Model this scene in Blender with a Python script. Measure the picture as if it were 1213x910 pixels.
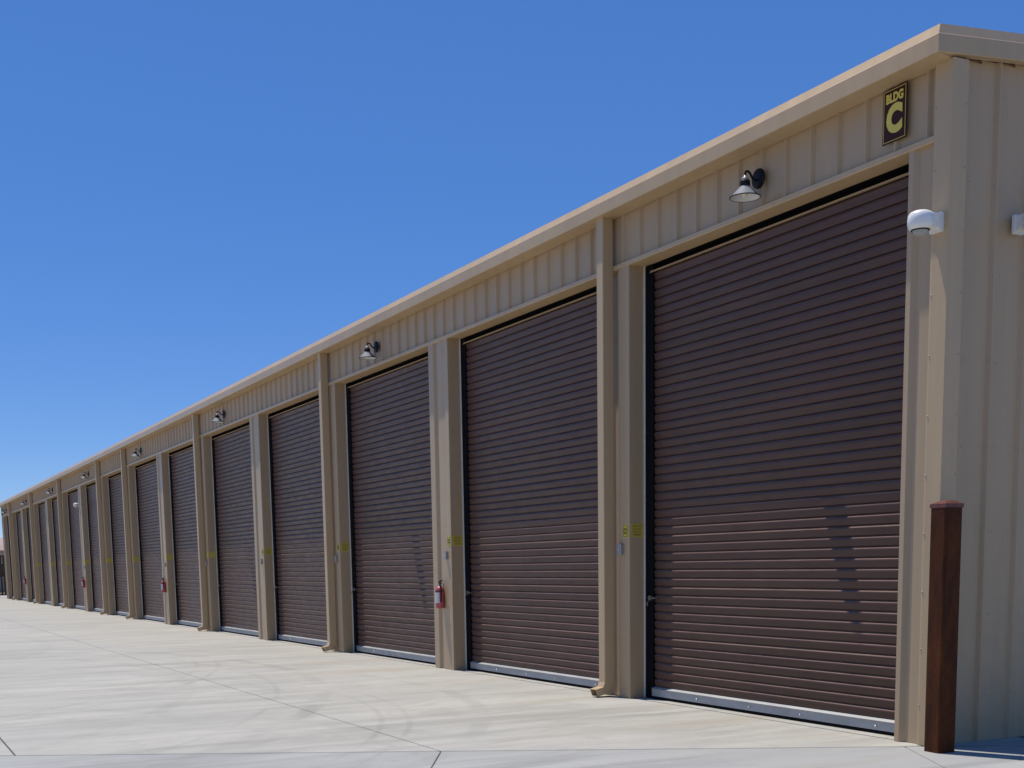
import bpy, bmesh, math, random
from mathutils import Vector, Matrix
random.seed(7)
S = bpy.context.scene
for o in list(bpy.data.objects): bpy.data.objects.remove(o)

# ------------------------------------------------------------------ camera
def setup_camera():
    cx, cy, h, yaw, pitch, roll, f, px, py = (6.434, -6.9697, 1.3971, 1.10049, -0.13374, -0.01704, 1470.76, 589.96, 866.0)
    fw = Vector((-math.sin(yaw)*math.cos(pitch), math.cos(yaw)*math.cos(pitch), math.sin(pitch)))
    rt = Vector((math.cos(yaw), math.sin(yaw), 0)); up = rt.cross(fw)
    c, s = math.cos(roll), math.sin(roll)
    r2 = c*rt + s*up; u2 = -s*rt + c*up
    cam = bpy.data.cameras.new('camera'); o = bpy.data.objects.new('camera', cam)
    S.collection.objects.link(o)
    m = Matrix((r2, u2, -fw)).transposed().to_4x4(); m.translation = (cx, cy, h)
    o.matrix_world = m
    cam.sensor_fit = 'HORIZONTAL'; cam.sensor_width = 36.0; cam.lens = f/1213*36
    cam.shift_x = -(px-606.5)/1213; cam.shift_y = (py-455)/1213
    cam.clip_start = 0.05; cam.clip_end = 6000
    S.camera = o
setup_camera()

# ------------------------------------------------------------------ light
SUN = Vector((-2.2, -1.0, 7.5)).normalized()          # towards the sun
w = bpy.data.worlds.new('World'); S.world = w; w.use_nodes = True
nt = w.node_tree; bg = nt.nodes['Background']
sky = nt.nodes.new('ShaderNodeTexSky'); sky.sky_type = 'NISHITA'; sky.sun_disc = False
sky.sun_elevation = math.asin(SUN.z); sky.sun_rotation = math.atan2(SUN.x, SUN.y)
sky.altitude = 1800; sky.air_density = 0.85; sky.dust_density = 0.0; sky.ozone_density = 2.5
hs = nt.nodes.new('ShaderNodeHueSaturation'); hs.inputs['Saturation'].default_value = 1.25; hs.inputs['Hue'].default_value = .508
nt.links.new(sky.outputs[0], hs.inputs['Color']); # an even blue over the whole dome keeps the horizon from washing out, as in the photograph
ma = nt.nodes.new('ShaderNodeVectorMath'); ma.operation = 'MULTIPLY_ADD'; ma.inputs[1].default_value = (.52, .52, .52); ma.inputs[2].default_value = (.30, .86, 2.45)
nt.links.new(hs.outputs[0], ma.inputs[0]); nt.links.new(ma.outputs[0], bg.inputs[0]); bg.inputs[1].default_value = 0.13
sl = bpy.data.lights.new('sun', 'SUN'); sl.energy = 4.6; sl.angle = math.radians(0.5); sl.color = (1.0, 0.955, 0.88)
so = bpy.data.objects.new('sun', sl); S.collection.objects.link(so)
so.rotation_euler = (-SUN).to_track_quat('-Z', 'Y').to_euler(); so.location = (0, 0, 30)
S.view_settings.view_transform = 'Standard'; S.view_settings.look = 'None'
S.view_settings.exposure = 0.0; S.view_settings.gamma = 1.0; S.view_settings.use_curve_mapping = False

# ------------------------------------------------------------------ helpers
class MB:
    """collects shapes into one mesh"""
    def __init__(s): s.v = []; s.f = []; s.m = []; s.sm = []; s.slot = 0
    def add(s, vs, fs, smooth=False):
        n = len(s.v); s.v += [tuple(p) for p in vs]
        for f in fs: s.f.append([i+n for i in f]); s.m.append(s.slot); s.sm.append(smooth)
        return s
    def box(s, a, b):
        x0, y0, z0 = a; x1, y1, z1 = b
        v = [(x0,y0,z0),(x1,y0,z0),(x1,y1,z0),(x0,y1,z0),(x0,y0,z1),(x1,y0,z1),(x1,y1,z1),(x0,y1,z1)]
        return s.add(v, [(0,3,2,1),(4,5,6,7),(0,1,5,4),(1,2,6,5),(2,3,7,6),(3,0,4,7)])
    def prism(s, poly, axis, a, b, smooth=False, off=(0,0,0)):
        """poly of 2-tuples extruded from a to b along axis: x -> (y,z), y -> (x,z), z -> (x,y)"""
        def P(q, t):
            r = {'x': (t, q[0], q[1]), 'y': (q[0], t, q[1]), 'z': (q[0], q[1], t)}[axis]
            return (r[0]+off[0], r[1]+off[1], r[2]+off[2])
        n = len(poly); v = [P(q, a) for q in poly] + [P(q, b) for q in poly]
        s.add(v, [(i, (i+1) % n, (i+1) % n+n, i+n) for i in range(n)], smooth)
        return s.add(v, [tuple(range(n))[::-1], tuple(range(n, 2*n))])
    def lathe(s, prof, seg=24, c=(0,0,0), axis='z', smooth=True):
        """prof: (radius, height)"""
        v = []; f = []
        for r, h in prof:
            for k in range(seg):
                a = 2*math.pi*k/seg; p = (r*math.cos(a), r*math.sin(a), h)
                if axis == 'y': p = (p[0], h, p[1])
                if axis == 'x': p = (h, p[0], p[1])
                v.append((p[0]+c[0], p[1]+c[1], p[2]+c[2]))
        for i in range(len(prof)-1):
            for k in range(seg):
                k2 = (k+1) % seg; f.append((i*seg+k, i*seg+k2, (i+1)*seg+k2, (i+1)*seg+k))
        return s.add(v, f, smooth)
    def tube(s, pts, r, seg=10):
        pts = [Vector(p) for p in pts]; v = []; f = []
        for i, p in enumerate(pts):
            t = (pts[min(i+1, len(pts)-1)] - pts[max(i-1, 0)]).normalized()
            a = t.cross(Vector((1, .013, .02))).normalized(); b = t.cross(a)
            for k in range(seg):
                q = 2*math.pi*k/seg; v.append(p + r*(math.cos(q)*a + math.sin(q)*b))
        for i in range(len(pts)-1):
            for k in range(seg):
                k2 = (k+1) % seg; f.append((i*seg+k, i*seg+k2, (i+1)*seg+k2, (i+1)*seg+k))
        s.add(v, f, True)
        return s.add(v, [tuple(range(seg))[::-1], tuple(range((len(pts)-1)*seg, len(pts)*seg))])
    def mesh(s, name, *mats):
        me = bpy.data.meshes.new(name); me.from_pydata(s.v, [], s.f)
        for m in mats: me.materials.append(m)
        me.polygons.foreach_set('material_index', s.m); me.polygons.foreach_set('use_smooth', s.sm)
        bm = bmesh.new(); bm.from_mesh(me); bmesh.ops.remove_doubles(bm, verts=bm.verts, dist=1e-5)
        bmesh.ops.recalc_face_normals(bm, faces=bm.faces); bm.to_mesh(me); bm.free(); me.update()
        return me
    def build(s, name, mat, parent=None, loc=(0,0,0), rz=0):
        mats = mat if isinstance(mat, (list, tuple)) else [mat]
        return put(name, s.mesh(name, *mats), parent, loc, rz)
def put(name, me, parent=None, loc=(0,0,0), rz=0, scale=None):
    o = bpy.data.objects.new(name, me); S.collection.objects.link(o)
    o.location = loc; o.rotation_euler = (0, 0, rz)
    if scale: o.scale = scale
    if parent: o.parent = parent
    return o
def tag(o, label=None, cat=None, group=None, kind=None):
    for k, v in (('label', label), ('category', cat), ('group', group), ('kind', kind)):
        if v: o[k] = v
    return o
def empty(name, loc=(0,0,0), rz=0):
    o = bpy.data.objects.new(name, None); S.collection.objects.link(o); o.location = loc; o.rotation_euler = (0,0,rz)
    o.empty_display_size = .2
    return o
def copy_tree(o, parent=None):
    c = o.copy(); S.collection.objects.link(c); c.parent = parent
    for ch in list(o.children): copy_tree(ch, c)
    return c
def text_mesh(txt, size, offset=0.0, extrude=.0015, align='CENTER'):
    cu = bpy.data.curves.new('lettering', 'FONT'); cu.body = txt; cu.size = size; cu.offset = offset; cu.extrude = extrude
    cu.align_x = align; cu.resolution_u = 4
    t = bpy.data.objects.new('lettering', cu); S.collection.objects.link(t)
    dg = bpy.context.evaluated_depsgraph_get(); me = bpy.data.meshes.new_from_object(t.evaluated_get(dg))
    bpy.data.objects.remove(t); return me

# ------------------------------------------------------------------ materials
class N:
    def __init__(s, name):
        s.m = bpy.data.materials.new(name); s.m.use_nodes = True; s.t = s.m.node_tree
        s.b = s.t.nodes['Principled BSDF']; s.g = None
    def n(s, typ, **k):
        x = s.t.nodes.new(typ)
        for a, v in k.items(): setattr(x, a, v)
        return x
    def l(s, a, b): s.t.links.new(a, b)
    def pos(s):
        if not s.g: s.g = s.n('ShaderNodeNewGeometry')
        return s.g.outputs['Position']
    def scaled(s, v):
        x = s.n('ShaderNodeVectorMath', operation='MULTIPLY'); s.l(s.pos(), x.inputs[0]); x.inputs[1].default_value = v
        return x.outputs[0]
    def noise(s, scale=(1,1,1), sc=1.0, det=4, rough=.55, dist=0.):
        x = s.n('ShaderNodeTexNoise'); s.l(s.scaled(scale), x.inputs['Vector'])
        x.inputs['Scale'].default_value = sc; x.inputs['Detail'].default_value = det; x.inputs['Roughness'].default_value = rough; x.inputs['Distortion'].default_value = dist
        return x.outputs['Fac']
    def rng(s, v, a, b, c=0., d=1., smooth=False):
        x = s.n('ShaderNodeMapRange'); s.l(v, x.inputs[0])
        if smooth: x.interpolation_type = 'SMOOTHSTEP'
        for i, q in zip((1,2,3,4), (a,b,c,d)): x.inputs[i].default_value = q
        return x.outputs[0]
    def math(s, op, a, b=None):
        x = s.n('ShaderNodeMath', operation=op)
        for i, q in enumerate((a, b)):
            if q is None: continue
            if isinstance(q, (int, float)): x.inputs[i].default_value = q
            else: s.l(q, x.inputs[i])
        return x.outputs[0]
    def mix(s, fac, a, b, mode='MIX'):
        x = s.n('ShaderNodeMix', data_type='RGBA', blend_type=mode)
        for i, q in ((0, fac), (6, a), (7, b)):
            if isinstance(q, (int, float)): x.inputs[i].default_value = q
            elif isinstance(q, tuple): x.inputs[i].default_value = (*q, 1)
            else: s.l(q, x.inputs[i])
        return x.outputs[2]
    def bump(s, h, strength, dist=.01):
        x = s.n('ShaderNodeBump'); s.l(h, x.inputs['Height']); x.inputs['Strength'].default_value = strength
        x.inputs['Distance'].default_value = dist; s.l(x.outputs[0], s.b.inputs['Normal'])
    def set(s, **k):
        for a, v in k.items():
            i = s.b.inputs[a.replace('_', ' ')]
            if isinstance(v, (int, float)): i.default_value = v
            elif isinstance(v, tuple): i.default_value = (*v, 1)
            else: s.l(v, i)
        return s
def simple(name, col, rough=.5, metal=0., var=.08, sc=8., spec=.5):
    n = N(name); k = n.rng(n.noise(sc=sc), .3, .7, 1-var, 1+var)
    c = n.mix(1., col, k, 'MULTIPLY')
    n.set(Base_Color=c, Roughness=rough, Metallic=metal); n.b.inputs['Specular IOR Level'].default_value = spec; return n.m

def painted_steel(name, col, rough=.42):
    n = N(name)
    big = n.rng(n.noise((1,1,.35), .9, 3), .3, .7, .95, 1.05)
    streak = n.rng(n.noise((9,9,.35), 1., 5, .6), .35, .75, 1.03, .93)
    dust = n.rng(n.noise((1,1,1), 14., 5, .65), .45, .8, 0., .16)
    c = n.mix(1., col, big, 'MULTIPLY'); c = n.mix(1., c, streak, 'MULTIPLY')
    c = n.mix(dust, c, (.30, .25, .19))
    r = n.rng(n.noise((1,1,1), 5., 4), .3, .7, rough-.06, rough+.1)
    n.set(Base_Color=c, Roughness=r)
    n.bump(n.noise((1,1,.5), 3.5, 2), .12, .012); return n.m
M = {}
M['tan'] = painted_steel('tan_panel_steel', (.455, .322, .186))
M['trim'] = painted_steel('tan_trim_steel', (.51, .36, .200), .38)
M['roof'] = painted_steel('roof_steel', (.45, .40, .32), .5)

def door_paint():
    n = N('brown_door_paint')
    big = n.rng(n.noise((.5,.5,1.2), 1.3, 3), .3, .7, .9, 1.1)
    band = n.rng(n.noise((.05,.05,11.7), 1.0, 2), .3, .7, .90, 1.10)
    dust = n.rng(n.noise((1.2,1,5), 3., 6, .65), .45, .85, 0., .14)
    c = n.mix(1., (.072, .0295, .0215), big, 'MULTIPLY'); c = n.mix(1., c, band, 'MULTIPLY')
    c = n.mix(dust, c, (.15, .10, .08))
    # sunlit line painted in: lighter colour on the upward-facing top of every rib
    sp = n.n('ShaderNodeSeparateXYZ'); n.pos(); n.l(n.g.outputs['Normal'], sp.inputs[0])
    rib_light = n.math('MULTIPLY', n.rng(sp.outputs[2], .25, .7, 0, .46, True), n.rng(n.noise((2,1,1), 2.5, 4), .25, .6, .5, 1))
    c = n.mix(rib_light, c, (.33, .225, .165))
    n.set(Base_Color=c, Roughness=n.rng(n.noise((1,1,3), 4., 4), .3, .7, .33, .47))
    n.b.inputs['Specular IOR Level'].default_value = .38
    n.bump(n.noise((.6,1,2.5), 2.2, 3), .25, .012); return n.m
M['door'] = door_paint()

def galvanised():
    n = N('galvanised_steel')
    c = n.mix(n.rng(n.noise((.3,1,1), 12., 3), .35, .65), (.36, .36, .355), (.42, .42, .415))
    c = n.mix(n.rng(n.noise((1,1,1), 3., 6, .7), .55, .75, 0, .5), c, (.30, .28, .26))
    n.set(Base_Color=c, Roughness=.5, Metallic=.35); return n.m
M['galv'] = galvanised()
M['black'] = simple('black_rubber', (.006, .006, .007), .9, spec=.12)
M['blackmetal'] = simple('black_enamel', (.008, .008, .009), .5, spec=.2)
M['shade'] = simple('grey_enamel_shade', (.20, .212, .235), .65, 0, .05, spec=.3)
M['white'] = simple('white_enamel', (.62, .62, .59), .5, 0, .03)
M['bulb'] = simple('frosted_bulb', (.80, .74, .55), .3, 0, .03)
M['edge'] = simple('pale_edge_strip', (.74, .72, .64), .5)
M['signbrown'] = simple('sign_brown', (.045, .016, .015), .7, spec=.2)
M['signgold'] = simple('sign_gold', (.68, .54, .12), .6, 0, .04, spec=.2)
M['yellow'] = simple('label_yellow', (.62, .50, .035), .5, 0, .05)
M['yellowdull'] = simple('label_yellow_faded', (.55, .42, .06), .55, 0, .08)
M['labelink'] = simple('faded_label_ink', (.26, .19, .04), .6)
M['ink'] = simple('label_ink', (.05, .04, .02), .6)
M['red'] = simple('extinguisher_red', (.45, .085, .095), .4, 0, .08)
M['paper'] = simple('label_paper', (.62, .60, .58), .6)
M['chrome'] = simple('nickel', (.6, .6, .58), .3, .9)
M['brass'] = simple('latch_zinc', (.22, .19, .14), .5, .5)
M['greybox'] = simple('grey_box_metal', (.36, .35, .33), .45, .4)
M['dome'] = simple('smoked_dome', (.34, .33, .31), .2)
def camwhite():
    n = N('camera_white'); n.set(Base_Color=n.mix(n.rng(n.noise(sc=20.), .4, .8, 0, .3), (.78,.765,.72), (.6,.57,.51)), Roughness=.4); return n.m
M['cam'] = camwhite()
def rust():
    n = N('rust_brown_steel')
    a = n.noise((1,1,.25), 9., 6, .65); b = n.noise((1,1,1), 45., 4)
    c = n.mix(n.rng(a, .3, .7), (.030, .0075, .0012), (.105, .028, .004))
    c = n.mix(n.rng(b, .5, .75, 0, .6), c, (.020, .007, .004))
    n.b.inputs['Specular IOR Level'].default_value = .15
    n.set(Base_Color=c, Roughness=.55); n.bump(b, .25, .003); return n.m
M['rust'] = rust()
M['rustcap'] = simple('rust_red_cap', (.12, .030, .018), .35, 0, .3, 20)

def concrete(name, base, warm, cool, tyre):
    n = N(name)
    sep = n.n('ShaderNodeSeparateXYZ'); n.l(n.pos(), sep.inputs[0]); X, Y = sep.outputs[0], sep.outputs[1]
    streak = n.noise((1.0, .15, 1), 2.3, 9, .68, .5)
    sway = n.noise((.35, .35, 1), 1., 3)
    swirl = n.noise((.8, .55, 1), 1.3, 8, .7, 2.2)
    broad = n.noise((.45, .10, 1), 1.1, 4)
    blot = n.noise((1,1,1), .55, 5, .6)
    fine = n.noise((1,1,1), 90., 3); mid = n.noise((1,1,1), 9., 5, .7)
    c = n.mix(n.rng(streak, .38, .62), tuple(q*.74 for q in base), tuple(q*1.13 for q in base))
    c = n.mix(n.rng(sway, .42, .6, 0, .7), c, tuple(q*1.03 for q in base))
    c = n.mix(n.rng(broad, .42, .66, 0, .55), c, warm)
    c = n.mix(n.rng(swirl, .53, .66, 0, .55), c, tuple(q*.76 for q in base))
    c = n.mix(n.rng(swirl, .30, .44, .5, 0), c, tuple(q*1.15 for q in base))
    c = n.mix(n.rng(blot, .46, .70, 0, .5), c, cool)
    # rust-tan run-off streaks leading away from the wall
    runoff = n.noise((.55, .05, 1), 1.9, 5, .6)
    near = n.rng(Y, -3.6, -.2, 0, 1, True)
    c = n.mix(n.math('MULTIPLY', n.rng(runoff, .50, .70, 0, .62), near), c, (.375, .305, .215))
    dark = n.noise((1.5, .10, 1), 2.1, 8, .7, .4)
    c = n.mix(n.rng(dark, .53, .70, 0, .7), c, tuple(q*.62 for q in base))
    c = n.mix(n.rng(mid, .56, .8, 0, .35), c, tuple(q*.70 for q in base))
    spots = n.noise((1,1,1), 26., 2)
    c = n.mix(n.rng(spots, .70, .76, 0, .4), c, tuple(q*.5 for q in base))
    if tyre:
        for (cx, cy, R, wd, a) in tyre:
            dx = n.math('SUBTRACT', X, cx); dy = n.math('SUBTRACT', Y, cy)
            d = n.math('SQRT', n.math('ADD', n.math('MULTIPLY', dx, dx), n.math('MULTIPLY', dy, dy)))
            e = n.math('ABSOLUTE', n.math('SUBTRACT', d, R))
            band = n.rng(e, wd*.35, wd, 1, 0, True)
            brk = n.rng(n.noise((1,1,1), .8, 4), .40, .62, 0, a*.62)
            c = n.mix(n.math('MULTIPLY', band, brk), c, tuple(q*.52 for q in base))
    c = n.mix(n.rng(fine, .3, .7, 0, .22), c, tuple(q*.8 for q in base))
    n.set(Base_Color=c, Roughness=.85); n.b.inputs['Specular IOR Level'].default_value = .3
    n.bump(n.math('ADD', fine, n.math('MULTIPLY', mid, .6)), .25, .004); return n.m
ARCS = [(-10.6, -13.2, 11.42, .13, .55), (-10.6, -13.2, 9.9, .13, .35), (-7.2, -9.0, 7.85, .12, .45), (-6.6, -9.4, 7.3, .04, .5), (-6.6, -9.4, 7.05, .04, .5), (-10.2, -13.0, 10.6, .05, .5), (-14., -12.4, 10.3, .05, .45), (-14., -12.4, 10.0, .04, .4), (-7.2, -9.0, 6.2, .12, .3),
        (-20.0, -18., 14.2, .16, .35), (-20.0, -18., 12.5, .16, .3), (2.0, -15.0, 13.2, .15, .3)]
M['conc'] = concrete('yard_concrete', (.405, .386, .338), (.44, .412, .35), (.36, .348, .318), ARCS)
M['conc2'] = concrete('drive_concrete', (.352, .346, .324), (.37, .36, .336), (.32, .314, .298), ARCS[:5])
M['joint'] = simple('joint_dirt', (.11, .105, .095), .9)
def dirt():
    n = N('dry_ground'); c = n.mix(n.noise(sc=.15, det=6), (.26, .21, .15), (.34, .29, .21))
    n.set(Base_Color=c, Roughness=.95); return n.m
M['dirt'] = dirt()

# ------------------------------------------------------------------ ground
def sheet(name, x0, x1, y0, y1, z, mat):
    mb = MB(); mb.add([(x0,y0,z),(x1,y0,z),(x1,y1,z),(x0,y1,z)], [(0,1,2,3)]); return mb.build(name, mat)
tag(sheet('ground', -2500, 2500, -2500, 2500, -.03, M['dirt']), kind='structure')
yard = tag(sheet('concrete_yard', -84, 24, -40, 30, -.014, M['joint']), kind='structure')
def slab(poly, mat, gap=.007):
    """a slab with chamfered edges, shrunk by half the joint"""
    n = len(poly); P = [Vector(q) for q in poly]
    area = sum(P[i].x*P[(i+1) % n].y - P[(i+1) % n].x*P[i].y for i in range(n))
    if area < 0: P.reverse()
    def inset(d):
        out = []
        for i in range(n):
            a, b, c = P[i-1], P[i], P[(i+1) % n]
            e1 = (b-a).normalized(); e2 = (c-b).normalized()
            n1 = Vector((-e1.y, e1.x)); n2 = Vector((-e2.y, e2.x)); k = 1+n1.dot(n2)
            out.append(b + (n1+n2)*(d/k))
        return out
    lo, mi, hi = inset(gap), inset(gap), inset(gap+.006); mb = MB()
    v = [(q.x,q.y,-.013) for q in lo] + [(q.x,q.y,-.004) for q in mi] + [(q.x,q.y,0) for q in hi]
    f = [tuple(range(2*n, 3*n))]
    for r in (0, n):
        f += [(r+i, r+(i+1) % n, r+n+(i+1) % n, r+n+i) for i in range(n)]
    mb.add(v, f); return mb.build('slab', mat, yard)
XR = -.214
XT = lambda y: -.27 + y/1.76
rows = [.05, -3.14, -6.0, -9.0, -12.0, -15.5, -20, -30]
for a, b in zip(rows[:-1], rows[1:]):
    slab([(XT(a), a), (XT(b), b), (-82, b), (-82, a)], M['conc'])
slab([(-.33, .072), (-65, .072), (-65, .9), (-.33, .9)], M['conc'])           # threshold strip under the doors
slab([(-65, .05), (-82, .05), (-82, 14), (-65, 14)], M['conc'])
slab([(XR-.1, .95), (XT(13), 13), (XR-.1, 13)], M['conc2']); slab([(XR-.1, .055), (XT(.94), .94), (XR-.1, .94)], M['conc2'])
et = Vector((.494, .8695)); ed = Vector((.8695, -.494)); o0 = Vector((XT(-3.14), -3.14)) + ed*.02
for i in range(-6, 8):
    for j in range(0, 4):
        q = [o0 + et*3.46*(i+a) + ed*(5.2*(j+b)) for a, b in ((0,0),(1,0),(1,1),(0,1))]
        slab([(p.x, p.y) for p in q], M['conc2'], .004)

# ------------------------------------------------------------------ building
P = 4.27; PW = .604; H = 4.285; HT = 4.335; EZ = 4.787; XR = -.214; XL = -64.62; D = .2; YB = 12.2; RY = 6.1
bld = tag(empty('storage_building', (0, 0, 0)), 'long tan metal storage building with a row of tall brown roll-up doors', 'building')
def part(mb, name, mat, parent=None): return mb.build(name, mat, parent or bld)

# --- header wall panels, one rib each
rib = [(0,.03),(.124,.03),(.142,.004),(.145,.001),(.158,.001),(.161,.004),(.179,.03),(.305,.03)]
def rib_plan(wd=.305):
    k = wd/.305
    return [(x*k, y) for x, y in rib] + [(wd, .045), (0, .045)]
mb = MB(); mb.prism(rib_plan(), 'z', HT-.02, EZ+.06); hp = mb.mesh('wall_panel', M['tan'])
x = XR-.305-.06
n = 0
while x > XL+.05:
    put('wall_panel', hp, bld, (x, .0, 0)); x -= .305; n += 1
# --- end wall panels (rib towards +x), stretched to the rake
mb = MB(); pl = [(-y+.03, t) for t, y in rib_plan(.333)]
mb.prism(pl, 'z', 0, 1); ep = mb.mesh('wall_panel', M['tan'])
rake = lambda y: EZ + .035 + min(y, YB-y)/12
y = .161-.1665
while y < YB-.05:
    put('wall_panel', ep, bld, (XR-.03, y, .0), scale=(1, 1, rake(max(y, 0))-.004)); y += .333
mb = MB()
for X in (XR-.06, XL+.05):
    v = [(X,.2,0),(X,YB-.02,0),(X,YB-.02,rake(YB)),(X,RY,rake(RY)),(X,.2,rake(.2))]
    mb.add(v + [(X-.02,a,b) for _,a,b in v], [(0,1,2,3,4),(9,8,7,6,5)]+[(i,(i+1)%5,(i+1)%5+5,i+5) for i in range(5)])
part(mb, 'end_wall_liner', M['tan'])
mb = MB(); mb.box((XL, YB, 0), (XR-.03, YB+.04, EZ)); part(mb, 'back_wall', M['tan'])
# --- roof
mb = MB()
for s in (0, 1):
    ya, yb = (-.02, RY) if s == 0 else (YB+.1, RY)
    za, zb = EZ+.19, rake(RY)+.15
    mb.add([(XL-.05,ya,za),(XR-.03,ya,za),(XR-.03,yb,zb),(XL-.05,yb,zb),(XL-.05,ya,za-.05),(XR-.03,ya,za-.05),(XR-.03,yb,zb-.05),(XL-.05,yb,zb-.05)],
           [(0,1,2,3),(4,7,6,5),(0,4,5,1),(1,5,6,2),(2,6,7,3),(3,7,4,0)])
part(mb, 'roof', M['roof'])
# --- eave trim (box gutter with a sloped upper lip), in lengths
gut = [(.02,EZ),(-.185,EZ),(-.19,EZ+.005),(-.19,EZ+.116),(-.184,EZ+.124),(-.146,EZ+.197),(-.138,EZ+.2),(.0,EZ+.2),(.02,EZ+.17)]
xs = [XR+.002] + [-.6-8.54*k for k in range(1, 8)] + [XL-.05]
for a, b in zip(xs[:-1], xs[1:]):
    mb = MB(); mb.prism(gut, 'x', a if a > -1 else a-.002, b)
    if a > -1:      # mitred end that meets the rake trim
        mx = [.0, .062, .062, .062, .057, .030, .026, .0, .0]
        for i in range(len(gut)):
            v = mb.v[i]; mb.v[i] = (XR+.003+mx[i], v[1], v[2])
            j = len(gut)*2+i; v = mb.v[j]; mb.v[j] = (XR+.003+mx[i], v[1], v[2])
    part(mb, 'eave_trim', M['trim'])
# --- rake trim on both gable ends
def rake_piece(X, s, ya, yb):
    z = lambda y: min(max(y, -.2), YB-y)/12 if y > 0 else y*0
    mb = MB(); za, zb = z(ya), z(yb)
    pr = [(0,0),(.057,0),(.062,.005),(.062,.116),(.057,.124),(.030,.197),(0,.2)]
    n = len(pr)
    v = [(X+s*a, ya, EZ+b+za) for a, b in pr] + [(X+s*a, yb, EZ+b+zb) for a, b in pr]
    if ya < 0:      # mitred towards the eave trim
        for i, q in enumerate((0, 0, 0, 0, .006, .044, .19)):
            a_, b_, c_ = v[i]; v[i] = (a_, b_+q, c_)
    mb.add(v, [(i,(i+1)%n,(i+1)%n+n,i+n) for i in range(n)] + [tuple(range(n))[::-1], tuple(range(n,2*n))])
    part(mb, 'rake_trim', M['trim'])
for X, s in ((XR+.003, 1), (XL-.003, -1)):
    rake_piece(X, s, -.19, RY); rake_piece(X, s, YB+.05, RY+.001)
# --- corner trims with lapped edges
def corner(X, s):
    mb = MB()
    mb.prism([(X-s*.122,-.004),(X-s*.122,-.016),(X-s*.110,-.018),(X+s*.036,-.018),(X+s*.040,-.014),(X+s*.040,.13),(X+s*.03,.134),(X+s*.028,.0),(X-s*.11,-.004)], 'z', .004, EZ+.002)
    part(mb, 'corner_trim', M['trim'])
corner(XR, 1); corner(XL, -1)
# --- header trim over every door (with soffit back to the curtain)
for k in range(15):
    a = -.336 if k == 0 else -P*k-PW*.5
    b = -P*(k+1)-PW*.5 if k < 14 else XL+.12
    mb = MB(); mb.prism([(.19,H),(-.006,H),(-.012,H+.006),(-.012,HT-.008),(0,HT),(.19,HT)], 'x', a-.001, b+.001)
    part(mb, 'header_trim', M['trim'])
# --- piers
def pier_mesh(wd, spout):
    L, R = -wd, 0
    if spout: mid = [(L+.150,0),(L+.156,.006),(L+.19,.055),(R-.205,.055),(R-.20,.004),(R-.19,0)]
    else: mid = [(L+.150,0),(L+.156,.004),(L+.18,.030),(L+.245,.030),(L+.265,.010),(R-.105,.010),(R-.10,.002),(R-.09,0)]
    pl = [(L,.005),(L+.005,0)] + mid + [(R-.005,0),(R,.005),(R,.19),(L,.19)]
    mb = MB(); mb.prism(pl, 'z', .003, H); return mb.mesh('pier', M['tan'])
pm = {True: pier_mesh(PW, True), False: pier_mesh(PW, False)}; SPOUTS = (1,3,5,7,8,10,12,14)
mb = MB(); mb.box((0,.174,.0), (.012,.196,H)); em = mb.mesh('edge_strip', M['edge'])
piers = {}
for k in range(1, 15):
    p = put('pier', pm[k in SPOUTS], bld, (-P*k, 0, 0)); piers[k] = p
    put('edge_strip', em, p, (0, 0, .003))
p = put('pier', pier_mesh(.57, False), bld, (-P*15, 0, 0)); put('edge_strip', em, p, (0,0,.003))
mb = MB(); a = -.588
mb.prism([(a,.005),(a+.005,0),(a+.05,0),(a+.055,.004),(a+.09,.03),(a+.14,.03),(XR-.06,.03),(XR-.06,.19),(a,.19)], 'z', .003, H)
part(mb, 'pier', M['tan'])

# --- roll-up doors: local x runs from the left pier (0) to the right pier (DW)
SP = .0851; Z0 = .125; NS = 48; DW = P-PW
PR0 = [(.024,0),(.023,.0015),(.0115,.0030),(.0082,.006),(.0070,.012),(.0036,.034),(.0010,.050),(0,.059),(.0006,.0640),(.0035,.0685),(.0075,.0730),(.014,.0752),(.0215,.0772),(.024,.080),(.024,SP)]
PR1 = [(.024,0),(.023,.0015),(.0115,.0030),(.0082,.006),(.0070,.012),(.0036,.034),(.0008,.050),(-.0014,.057),(-.0024,.061),(-.0012,.0650),(.0028,.0695),(.0075,.0740),(.014,.0760),(.0215,.0780),(.024,.081),(.024,SP)]
CX0, CX1 = .135, DW-.012
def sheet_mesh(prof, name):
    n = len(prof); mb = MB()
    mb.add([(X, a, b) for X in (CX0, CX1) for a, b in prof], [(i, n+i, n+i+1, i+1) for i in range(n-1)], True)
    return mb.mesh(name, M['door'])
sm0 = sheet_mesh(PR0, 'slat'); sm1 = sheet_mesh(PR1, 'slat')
prof = []
for i in range(NS): prof += [(a, Z0+i*SP+b) for a, b in (PR1 if i % 6 == 5 else PR0)[:-1]]
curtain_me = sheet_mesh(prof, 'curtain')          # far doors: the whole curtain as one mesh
mb = MB()                                         # dark frame: backing, side guides, head recess
mb.box((0,.27,.0), (DW,.30,H+.1)); mb.box((.013,.186,.004), (.150,.262,H-.006)); mb.box((DW-.02,.200,.004), (DW-.001,.262,H-.006))
mb.box((.013,.192,H-.005), (DW-.002,.262,H+.01))
frame_me = mb.mesh('roll_up_door', M['black'])
mb = MB()                                         # galvanised bottom bar with a top ledge
mb.prism([(.196,.030),(.184,.030),(.184,.100),(.176,.104),(.172,.108),(.202,.124),(.225,.124),(.225,.030)], 'x', .13, DW-.012)
bar_me = mb.mesh('bottom_bar', M['galv'])
mb = MB(); mb.box((.13,.190,.001), (DW-.02,.222,.032)); seal_me = mb.mesh('bottom_seal', M['black'])
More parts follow.
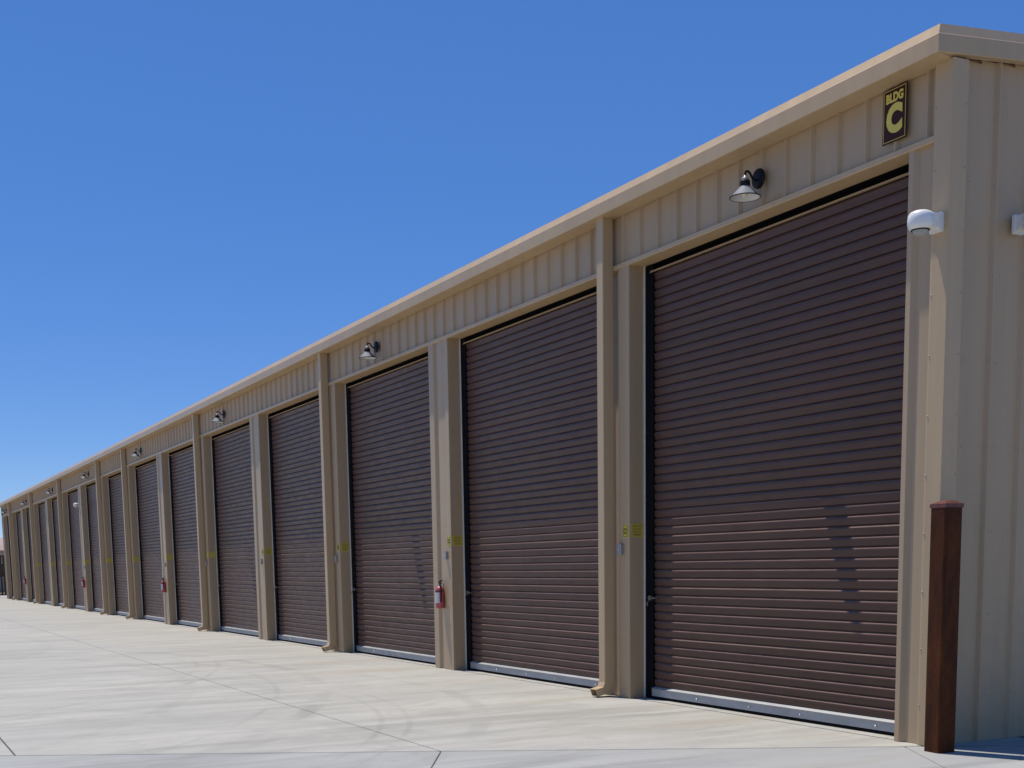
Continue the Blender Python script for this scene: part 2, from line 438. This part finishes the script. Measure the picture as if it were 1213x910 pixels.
mb = MB(); mb.prism([(.172,H-.082),(.180,H-.082),(.186,H-.062),(.24,H-.052),(.24,H-.067),(.19,H-.077)], 'x', .10, DW-.006)
stop_me = mb.mesh('head_stop', M['trim'])
mb = MB(); mb.box((.095,.160,1.005),(.135,.188,1.05)); mb.box((.075,.166,1.022),(.21,.200,1.034)); mb.tube([(.12,.15,1.0),(.12,.135,.985),(.12,.13,.965),(.12,.14,.95)], .006, 6)
latch_me = mb.mesh('latch', M['brass'])
mb = MB(); mb.box((.16,.180,.046),(.27,.186,.086)); plate_me = mb.mesh('maker_plate', M['greybox'])
mb = MB()
for q in (.9, 1.7, 2.4, 3.3): mb.lathe([(.0,.172),(.008,.173),(.011,.178),(.011,.186)], 8, (q, 0, .06), 'y')
bolt_me = mb.mesh('bar_bolts', M['chrome'])
doors = {}
for k in range(15):
    d = put('roll_up_door', frame_me, bld, (-P*(k+1), 0, 0)); doors[k] = d
    if k < 6:
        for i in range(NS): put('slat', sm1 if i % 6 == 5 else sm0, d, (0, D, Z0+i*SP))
    else:
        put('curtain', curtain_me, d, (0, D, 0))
    for nm, me in (('bottom_bar', bar_me), ('bottom_seal', seal_me), ('head_stop', stop_me), ('latch', latch_me)): put(nm, me, d)
    if k < 4: tag(put('bar_bolts', bolt_me, d), kind='stuff'); put('maker_plate', plate_me, d)

# --- downspouts
DX0, DX1, DY0, DY1 = -.392, -.270, -.132, -.016
mb = MB(); mb.prism([(DX0+.006,DY0),(DX1-.006,DY0),(DX1,DY0+.006),(DX1,DY1),(DX0,DY1),(DX0,DY0+.006)], 'z', .155, EZ+.03); ds_me = mb.mesh('downspout', M['trim'])
def elbow():
    mb = MB(); A = [(DX0,DY0),(DX1,DY0),(DX1,DY1),(DX0,DY1)]
    r0 = [(a,b,.155) for a,b in A]
    r1 = [(DX0,DY0-.02,.105),(DX1,DY0-.02,.105),(DX1,DY1,.055),(DX0,DY1,.055)]
    r2 = [(DX0,DY0-.11,.085),(DX1,DY0-.11,.085),(DX1,DY0-.085,.012),(DX0,DY0-.085,.012)]
    v = r0+r1+r2
    # inner faces give the open mouth its depth
    f = [(r+i, r+(i+1)%4, r+4+(i+1)%4, r+4+i) for r in (0,4) for i in range(4)]
    mb.add(v, f)
    c = Vector((sum(q[0] for q in r2)/4, sum(q[1] for q in r2)/4, sum(q[2] for q in r2)/4))
    inn = [tuple(c+(Vector(q)-c)*.86) for q in r2]; deep = [(a, b+.08, z+.02) for a, b, z in inn]
    mb.add(r2+inn+deep, [(i,(i+1)%4,4+(i+1)%4,4+i) for i in range(4)]+[(4+i,4+(i+1)%4,8+(i+1)%4,8+i) for i in range(4)]+[(8,9,10,11)])
    return mb.mesh('elbow', M['trim'])
el_me = elbow()
for k in SPOUTS:
    d = put('downspout', ds_me, bld, (-P*k, 0, 0)); put('elbow', el_me, d)

# --- panel screws on the gable end and corner
mb = MB(); e = .006
for z in [.35+.61*i for i in range(8)]:
    for y in (.115, .21, .45, .54, .78, .87, 1.12, 1.2):
        if z < 4.7: mb.lathe([(.0,.006),(.005,.005),(.006,.0)], 6, (XR+.002, y, z), 'x')
for z in [.3+.42*i for i in range(11)]:
    mb.lathe([(.0,-.024),(.006,-.022),(.007,-.017)], 6, (-.322, 0, z), 'y')
    mb.lathe([(.0,.046),(.006,.044),(.007,.039)], 6, (XR, .115, z), 'x')
tag(part(mb, 'screws', M['greybox']), kind='stuff')

# ------------------------------------------------------------------ things on the building
def barn_lamp():
    t = empty('wall_lamp')
    mb = MB(); mb.lathe([(.0,-.002),(.086,-.002),(.090,-.010),(.088,-.022),(.06,-.030),(.0,-.032)], 32, (0,.0,0), 'y'); mb.build('wall_plate', M['blackmetal'], t)
    yc = -.168
    mb = MB(); pts = []
    ctrl = [(0,-.03,-.015),(0,-.055,-.02),(0,-.085,-.005),(0,-.105,.03),(0,-.125,.050),(0,-.150,.053),(0,yc,.035),(0,yc,.01)]
    for i in range(len(ctrl)-1):
        for j in range(4):
            a, b = Vector(ctrl[i]), Vector(ctrl[i+1]); pts.append(a.lerp(b, j/4))
    for _ in range(4): pts = [pts[0]] + [(pts[i-1]+pts[i]*2+pts[i+1])/4 for i in range(1, len(pts)-1)] + [pts[-1]]
    mb.tube(pts, .0105, 10); mb.build('arm', M['blackmetal'], t)
    mb = MB(); mb.lathe([(.0,.012),(.012,.012),(.013,-.004),(.030,-.010),(.034,-.026),(.022,-.030),(.022,-.038),(.0,-.038)], 20, (0,yc,0)); mb.build('cap', M['galv'], t)
    mb = MB(); mb.lathe([(.0,-.034),(.044,-.036),(.047,-.044),(.047,-.095),(.040,-.100),(.0,-.100)], 24, (0,yc,0)); mb.build('socket', M['blackmetal'], t)
    mb = MB(); mb.lathe([(.047,-.088),(.053,-.096),(.075,-.118),(.138,-.182)], 36, (0,yc,0)); mb.build('shade', M['shade'], t)
    mb = MB(); mb.lathe([(.0,-.102),(.050,-.101),(.074,-.122),(.136,-.185)], 36, (0,yc,0)); sh = mb.build('shade_lining', M['white'], t)
    mb = MB(); mb.lathe([(.136,-.185),(.140,-.188),(.144,-.184),(.143,-.178),(.138,-.179)], 36, (0,yc,0)); mb.build('rim', M['blackmetal'], t)
    mb = MB(); mb.lathe([(.0,-.178),(.016,-.175),(.026,-.165),(.030,-.150),(.024,-.13),(.014,-.112),(.014,-.1)], 18, (0,yc,0)); mb.build('bulb', M['bulb'], t)
    return t
lamp = barn_lamp()
nth = ['first','second','third','fourth','fifth','sixth','seventh','eighth','ninth','tenth','eleventh','twelfth','thirteenth','fourteenth','fifteenth']
for i, k in enumerate(range(0, 15, 2)):
    l = lamp if i == 0 else copy_tree(lamp)
    l.location = (-2.27 if k == 0 else -P*k-PW-DW/2+.02, .0, 4.555)
    l.scale = (.9, .9, .9)
    tag(l, 'black gooseneck barn lamp with grey shade, over the %s door from the building sign' % nth[k], 'wall lamp', 'barn lamps along the storage building')

# building sign
sg = tag(empty('building_sign', (-.727, -.006, 4.588)), 'brown sign with gold letters BLDG C above the end door', 'sign')
mb = MB(); mb.box((-.117,-.004,-.187),(.117,.004,.187)); mb.build('board', M['signbrown'], sg)
mb = MB()
for a, b in (((-.108,-.178),(.108,-.1745)),((-.108,.1745),(.108,.178)),((-.108,-.1745),(-.1045,.1745)),((.1045,-.1745),(.108,.1745))): mb.box((a[0],-.0055,a[1]),(b[0],-.003,b[1]))
mb.build('border', M['signgold'], sg)
def letters(txt, size, off, sx, loc, mat, parent, name='lettering'):
    me = text_mesh(txt, size, off); me.materials.clear(); me.materials.append(mat)
    o = put(name, me, parent, loc); o.rotation_euler = (math.pi/2, 0, 0); o.scale = (sx, 1, 1); return o
letters('BLDG', .084, .004, .80, (0, -.006, .092), M['signgold'], sg)
letters('C', .25, .016, .84, (0, -.006, -.112), M['signgold'], sg)

# door number stickers and warning labels
for k in range(1, 13):
    X = -P*k; ink = k < 5
    s_ = empty('door_number_sticker', (X-.072, -.002, 1.705))
    mb = MB(); mb.box((-.042,-.0015,-.066),(.042,.0015,.066)); mb.build('backing', M['yellow'], s_)
    if ink:
        mb = MB()
        for a, b in (((-.034,-.055),(.034,-.050)),((-.034,.050),(.034,.055)),((-.034,-.050),(-.029,.050)),((.029,-.050),(.034,.050))): mb.box((a[0],-.0025,a[1]),(b[0],-.001,b[1]))
        mb.build('border', M['ink'], s_)
        letters('C%d' % k, .078, .003, .58, (0, -.002, -.027), M['ink'], s_)
    tag(s_, 'small yellow unit sticker on the pier at the %s door from the building sign' % nth[k-1], 'sticker', 'unit stickers on the piers')
    w_ = empty('warning_label', (X+.001, .095, 1.71))
    mb = MB(); mb.box((0,-.078,-.068),(.0022,.068,.068)); mb.build('backing', M['yellowdull'], w_)
    if ink:
        mb = MB()
        for z0, z1, y0, y1 in ((.040,.050,-.06,.05),(.018,.026,-.055,.045),(.004,.010,-.06,.05),(-.010,-.004,-.06,.04),(-.024,-.018,-.06,.05),(-.052,-.036,-.05,.04)): mb.box((.001,y0,z0),(.0030,y1,z1))
        mb.build('printed_lines', M['labelink'], w_)
    tag(w_, 'faded yellow warning label on the jamb of the %s door from the building sign' % nth[k-1], 'label', 'warning labels on the jambs')
# junction boxes
mb = MB(); mb.box((-.035,-.03,-.05),(.035,.012,.05)); mb.box((-.042,-.034,-.056),(.042,-.028,.056)); jb0 = mb.mesh('cover', M['greybox'])
mb = MB(); mb.box((-.012,-.038,-.02),(.012,-.033,.02)); jb1 = mb.mesh('switch_flap', M['chrome'])
for k in range(1, 11):
    b = empty('junction_box', (-P*k-.150, 0, 1.52)); put('cover', jb0, b); put('switch_flap', jb1, b)
    tag(b, 'small grey metal outlet box under the sticker of the %s door from the sign' % nth[k-1], 'outlet box', 'outlet boxes on the piers')

# fire extinguishers
def extinguisher():
    t = empty('fire_extinguisher'); c = (0,-.075,0)
    mb = MB(); mb.lathe([(.0,.004),(.050,.004),(.057,.012),(.058,.03),(.058,.245),(.054,.268),(.040,.288),(.022,.298),(.018,.306),(.0,.306)], 28, c); mb.build('cylinder', M['red'], t)
    mb = MB(); mb.lathe([(.019,.300),(.020,.318),(.014,.322),(.014,.345),(.0,.345)], 14, c); mb.build('valve', M['chrome'], t)
    mb = MB(); mb.box((-.012,-.080,.330),(.012,-.060,.345)); mb.prism([(-.010,.345),(.075,.372),(.078,.382),(-.010,.362)], 'y', -.088, -.064); mb.prism([(.0,.33),(.072,.335),(.072,.343),(.0,.342)], 'y', -.086, -.066); mb.build('handle', M['blackmetal'], t)
    mb = MB(); mb.tube([(.012,-.085,.335),(.045,-.10,.345),(.07,-.10,.32),(.072,-.09,.27),(.068,-.085,.2),(.064,-.085,.14),(.063,-.085,.09)], .009, 8); mb.build('hose', M['blackmetal'], t)
    mb = MB(); v = []; f = []
    for i in range(13):
        a = math.radians(-150+120*i/12)
        for z in (.075, .215): v.append((.0585*math.cos(a), -.075+.0585*math.sin(a), z))
    mb.add(v, [(2*i,2*i+2,2*i+3,2*i+1) for i in range(12)], True); mb.build('instruction_label', M['paper'], t)
    mb = MB(); mb.box((-.02,-.018,.02),(.02,.0,.33)); mb.lathe([(.0585,.228),(.0605,.228),(.0605,.240),(.0585,.240)], 28, c); mb.build('bracket', M['blackmetal'], t)
    return t
ex = extinguisher()
for i, (k, wd) in enumerate(((2,'second'),(6,'sixth'),(9,'ninth'),(13,'thirteenth'))):
    e_ = ex if i == 0 else copy_tree(ex); e_.location = (-P*k-.30, .028, .815)
    tag(e_, 'red fire extinguisher on the pier left of the %s door from the building sign' % wd, 'fire extinguisher', 'fire extinguishers on the piers')

# dome cameras
def dome_camera():
    t = empty('security_camera')
    mb = MB(); mb.prism([(-.048,-.066),(.048,-.066),(.055,-.058),(.055,.058),(.048,.066),(-.048,.066),(-.055,.058),(-.055,-.058)], 'y', -.022, .0)
    mb.build('mount', M['cam'], t)
    mb = MB(); a = [(-.045,-.02,-.05),(.045,-.02,-.05),(.045,-.02,.055),(-.045,-.02,.055)]; b = [(-.05,-.10,-.025),(.05,-.10,-.025),(.05,-.10,.055),(-.05,-.10,.055)]
    mb.add(a+b, [(i,(i+1)%4,4+(i+1)%4,4+i) for i in range(4)]+[(0,1,2,3),(4,5,6,7)]); mb.build('arm', M['cam'], t)
    c = (0,-.165,0)
    mb = MB(); mb.lathe([(.0,.064),(.052,.063),(.072,.054),(.085,.036),(.089,.010),(.089,-.030),(.078,-.056),(.058,-.062)], 32, c); mb.build('housing', M['cam'], t)
    mb = MB(); mb.lathe([(.056,-.058),(.054,-.074),(.045,-.092),(.027,-.104),(.0,-.108)], 28, c); mb.build('dome', M['dome'], t)
    mb = MB(); mb.lathe([(.056,-.061),(.064,-.061),(.064,-.067),(.055,-.067)], 28, c); mb.build('gasket', M['black'], t)
    return t
dc = dome_camera(); dc.location = (-.275, -.018, 3.72)
tag(dc, 'white dome security camera on the front corner trim below the building sign', 'security camera', 'dome cameras')
c2 = copy_tree(dc); c2.location = (XR+.002, .70, 3.765); c2.rotation_euler = (0,0,math.pi/2)
tag(c2, 'white dome security camera on the ribbed gable end wall', 'security camera', 'dome cameras')
c3 = copy_tree(dc); c3.location = (-P*9-.08, .002, 3.64)
tag(c3, 'white dome security camera on the pier left of the ninth door from the sign', 'security camera', 'dome cameras')

# bollard at the corner
bo = tag(empty('bollard', (-.022, -.117, 0), math.radians(-4)), 'tall rust brown square steel bollard at the building corner', 'bollard')
s = .077; r = .014
mb = MB(); pl = []
for qx, qy in ((1,1),(-1,1),(-1,-1),(1,-1)):
    a0 = math.atan2(qy, qx)
    for j in (-1,0,1):
        a = a0+j*math.pi/4; pl.append((qx*(s-r)+r*math.cos(a)*1.0, qy*(s-r)+r*math.sin(a)))
mb.prism(pl, 'z', 0, 1.735); mb.build('post', M['rust'], bo)
mb = MB(); t = s+.003
mb.prism([(-t,-t),(t,-t),(t,t),(-t,t)], 'z', 1.735, 1.762)
mb.add([(-t,-t,1.762),(t,-t,1.762),(t,t,1.762),(-t,t,1.762),(-.03,-.03,1.785),(.03,-.03,1.785),(.03,.03,1.785),(-.03,.03,1.785)], [(i,(i+1)%4,4+(i+1)%4,4+i) for i in range(4)]+[(4,5,6,7)])
mb.build('cap', M['rustcap'], bo)

# ------------------------------------------------------------------ beyond the far end
M['stucco'] = simple('house_stucco', (.42, .36, .33), .8); M['tile'] = simple('roof_tile', (.36, .25, .23), .8, 0, .2, 2)
M['gate'] = simple('dark_gate_steel', (.030, .022, .020), .5); M['glass'] = simple('window_glass', (.03, .035, .04), .1)
g = tag(empty('metal_gate', (-68, 0, 0)), 'dark metal gate beyond the far end of the storage building', 'gate')
for y in (-2.2, .9, 4.0):
    mb = MB(); mb.box((-.07,y-.07,0),(.07,y+.07,2.45)); mb.prism([(-.09,2.45),(.09,2.45),(0,2.56)], 'y', y-.09, y+.09); mb.build('post', M['gate'], g)
for y0, y1 in ((-2.1,.8),(1.0,3.9)):
    for z in (.12, 1.15, 2.25): mb = MB(); mb.box((-.03,y0,z),(.03,y1,z+.08)); mb.build('rail', M['gate'], g)
    n_ = 18
    for i in range(n_):
        y = y0+.05+(y1-y0-.1)*i/(n_-1); mb = MB(); mb.box((-.012,y-.06,.14),(.012,y+.06,2.3)); mb.build('board', M['gate'], g)
h = tag(empty('neighbour_house', (-96, 6, 0)), 'low house with brown tiled roof beyond the metal gate', 'house')
mb = MB(); mb.box((-6,-6,0),(6,6,3.0)); mb.build('wall', M['stucco'], h)
mb = MB(); mb.add([(-6.6,-6.6,2.95),(6.6,-6.6,2.95),(6.6,6.6,2.95),(-6.6,6.6,2.95),(-1.5,0,4.9),(1.5,0,4.9)], [(0,1,5,4),(1,2,5),(2,3,4,5),(3,0,4),(0,3,2,1)]); ro = mb.build('roof', M['tile'], h)
mb = MB(); mb.box((2.2,-2.6,3.4),(2.7,-2.1,5.2)); mb.build('chimney', M['white'], ro)
for y in (-3.5, 0, 3.5):
    mb = MB(); mb.box((5.99,y-.6,1.0),(6.03,y+.6,2.1)); wn = mb.build('window', M['white'], h)
    mb = MB(); mb.box((6.03,y-.53,1.07),(6.045,y+.53,2.03)); mb.build('pane', M['glass'], wn)
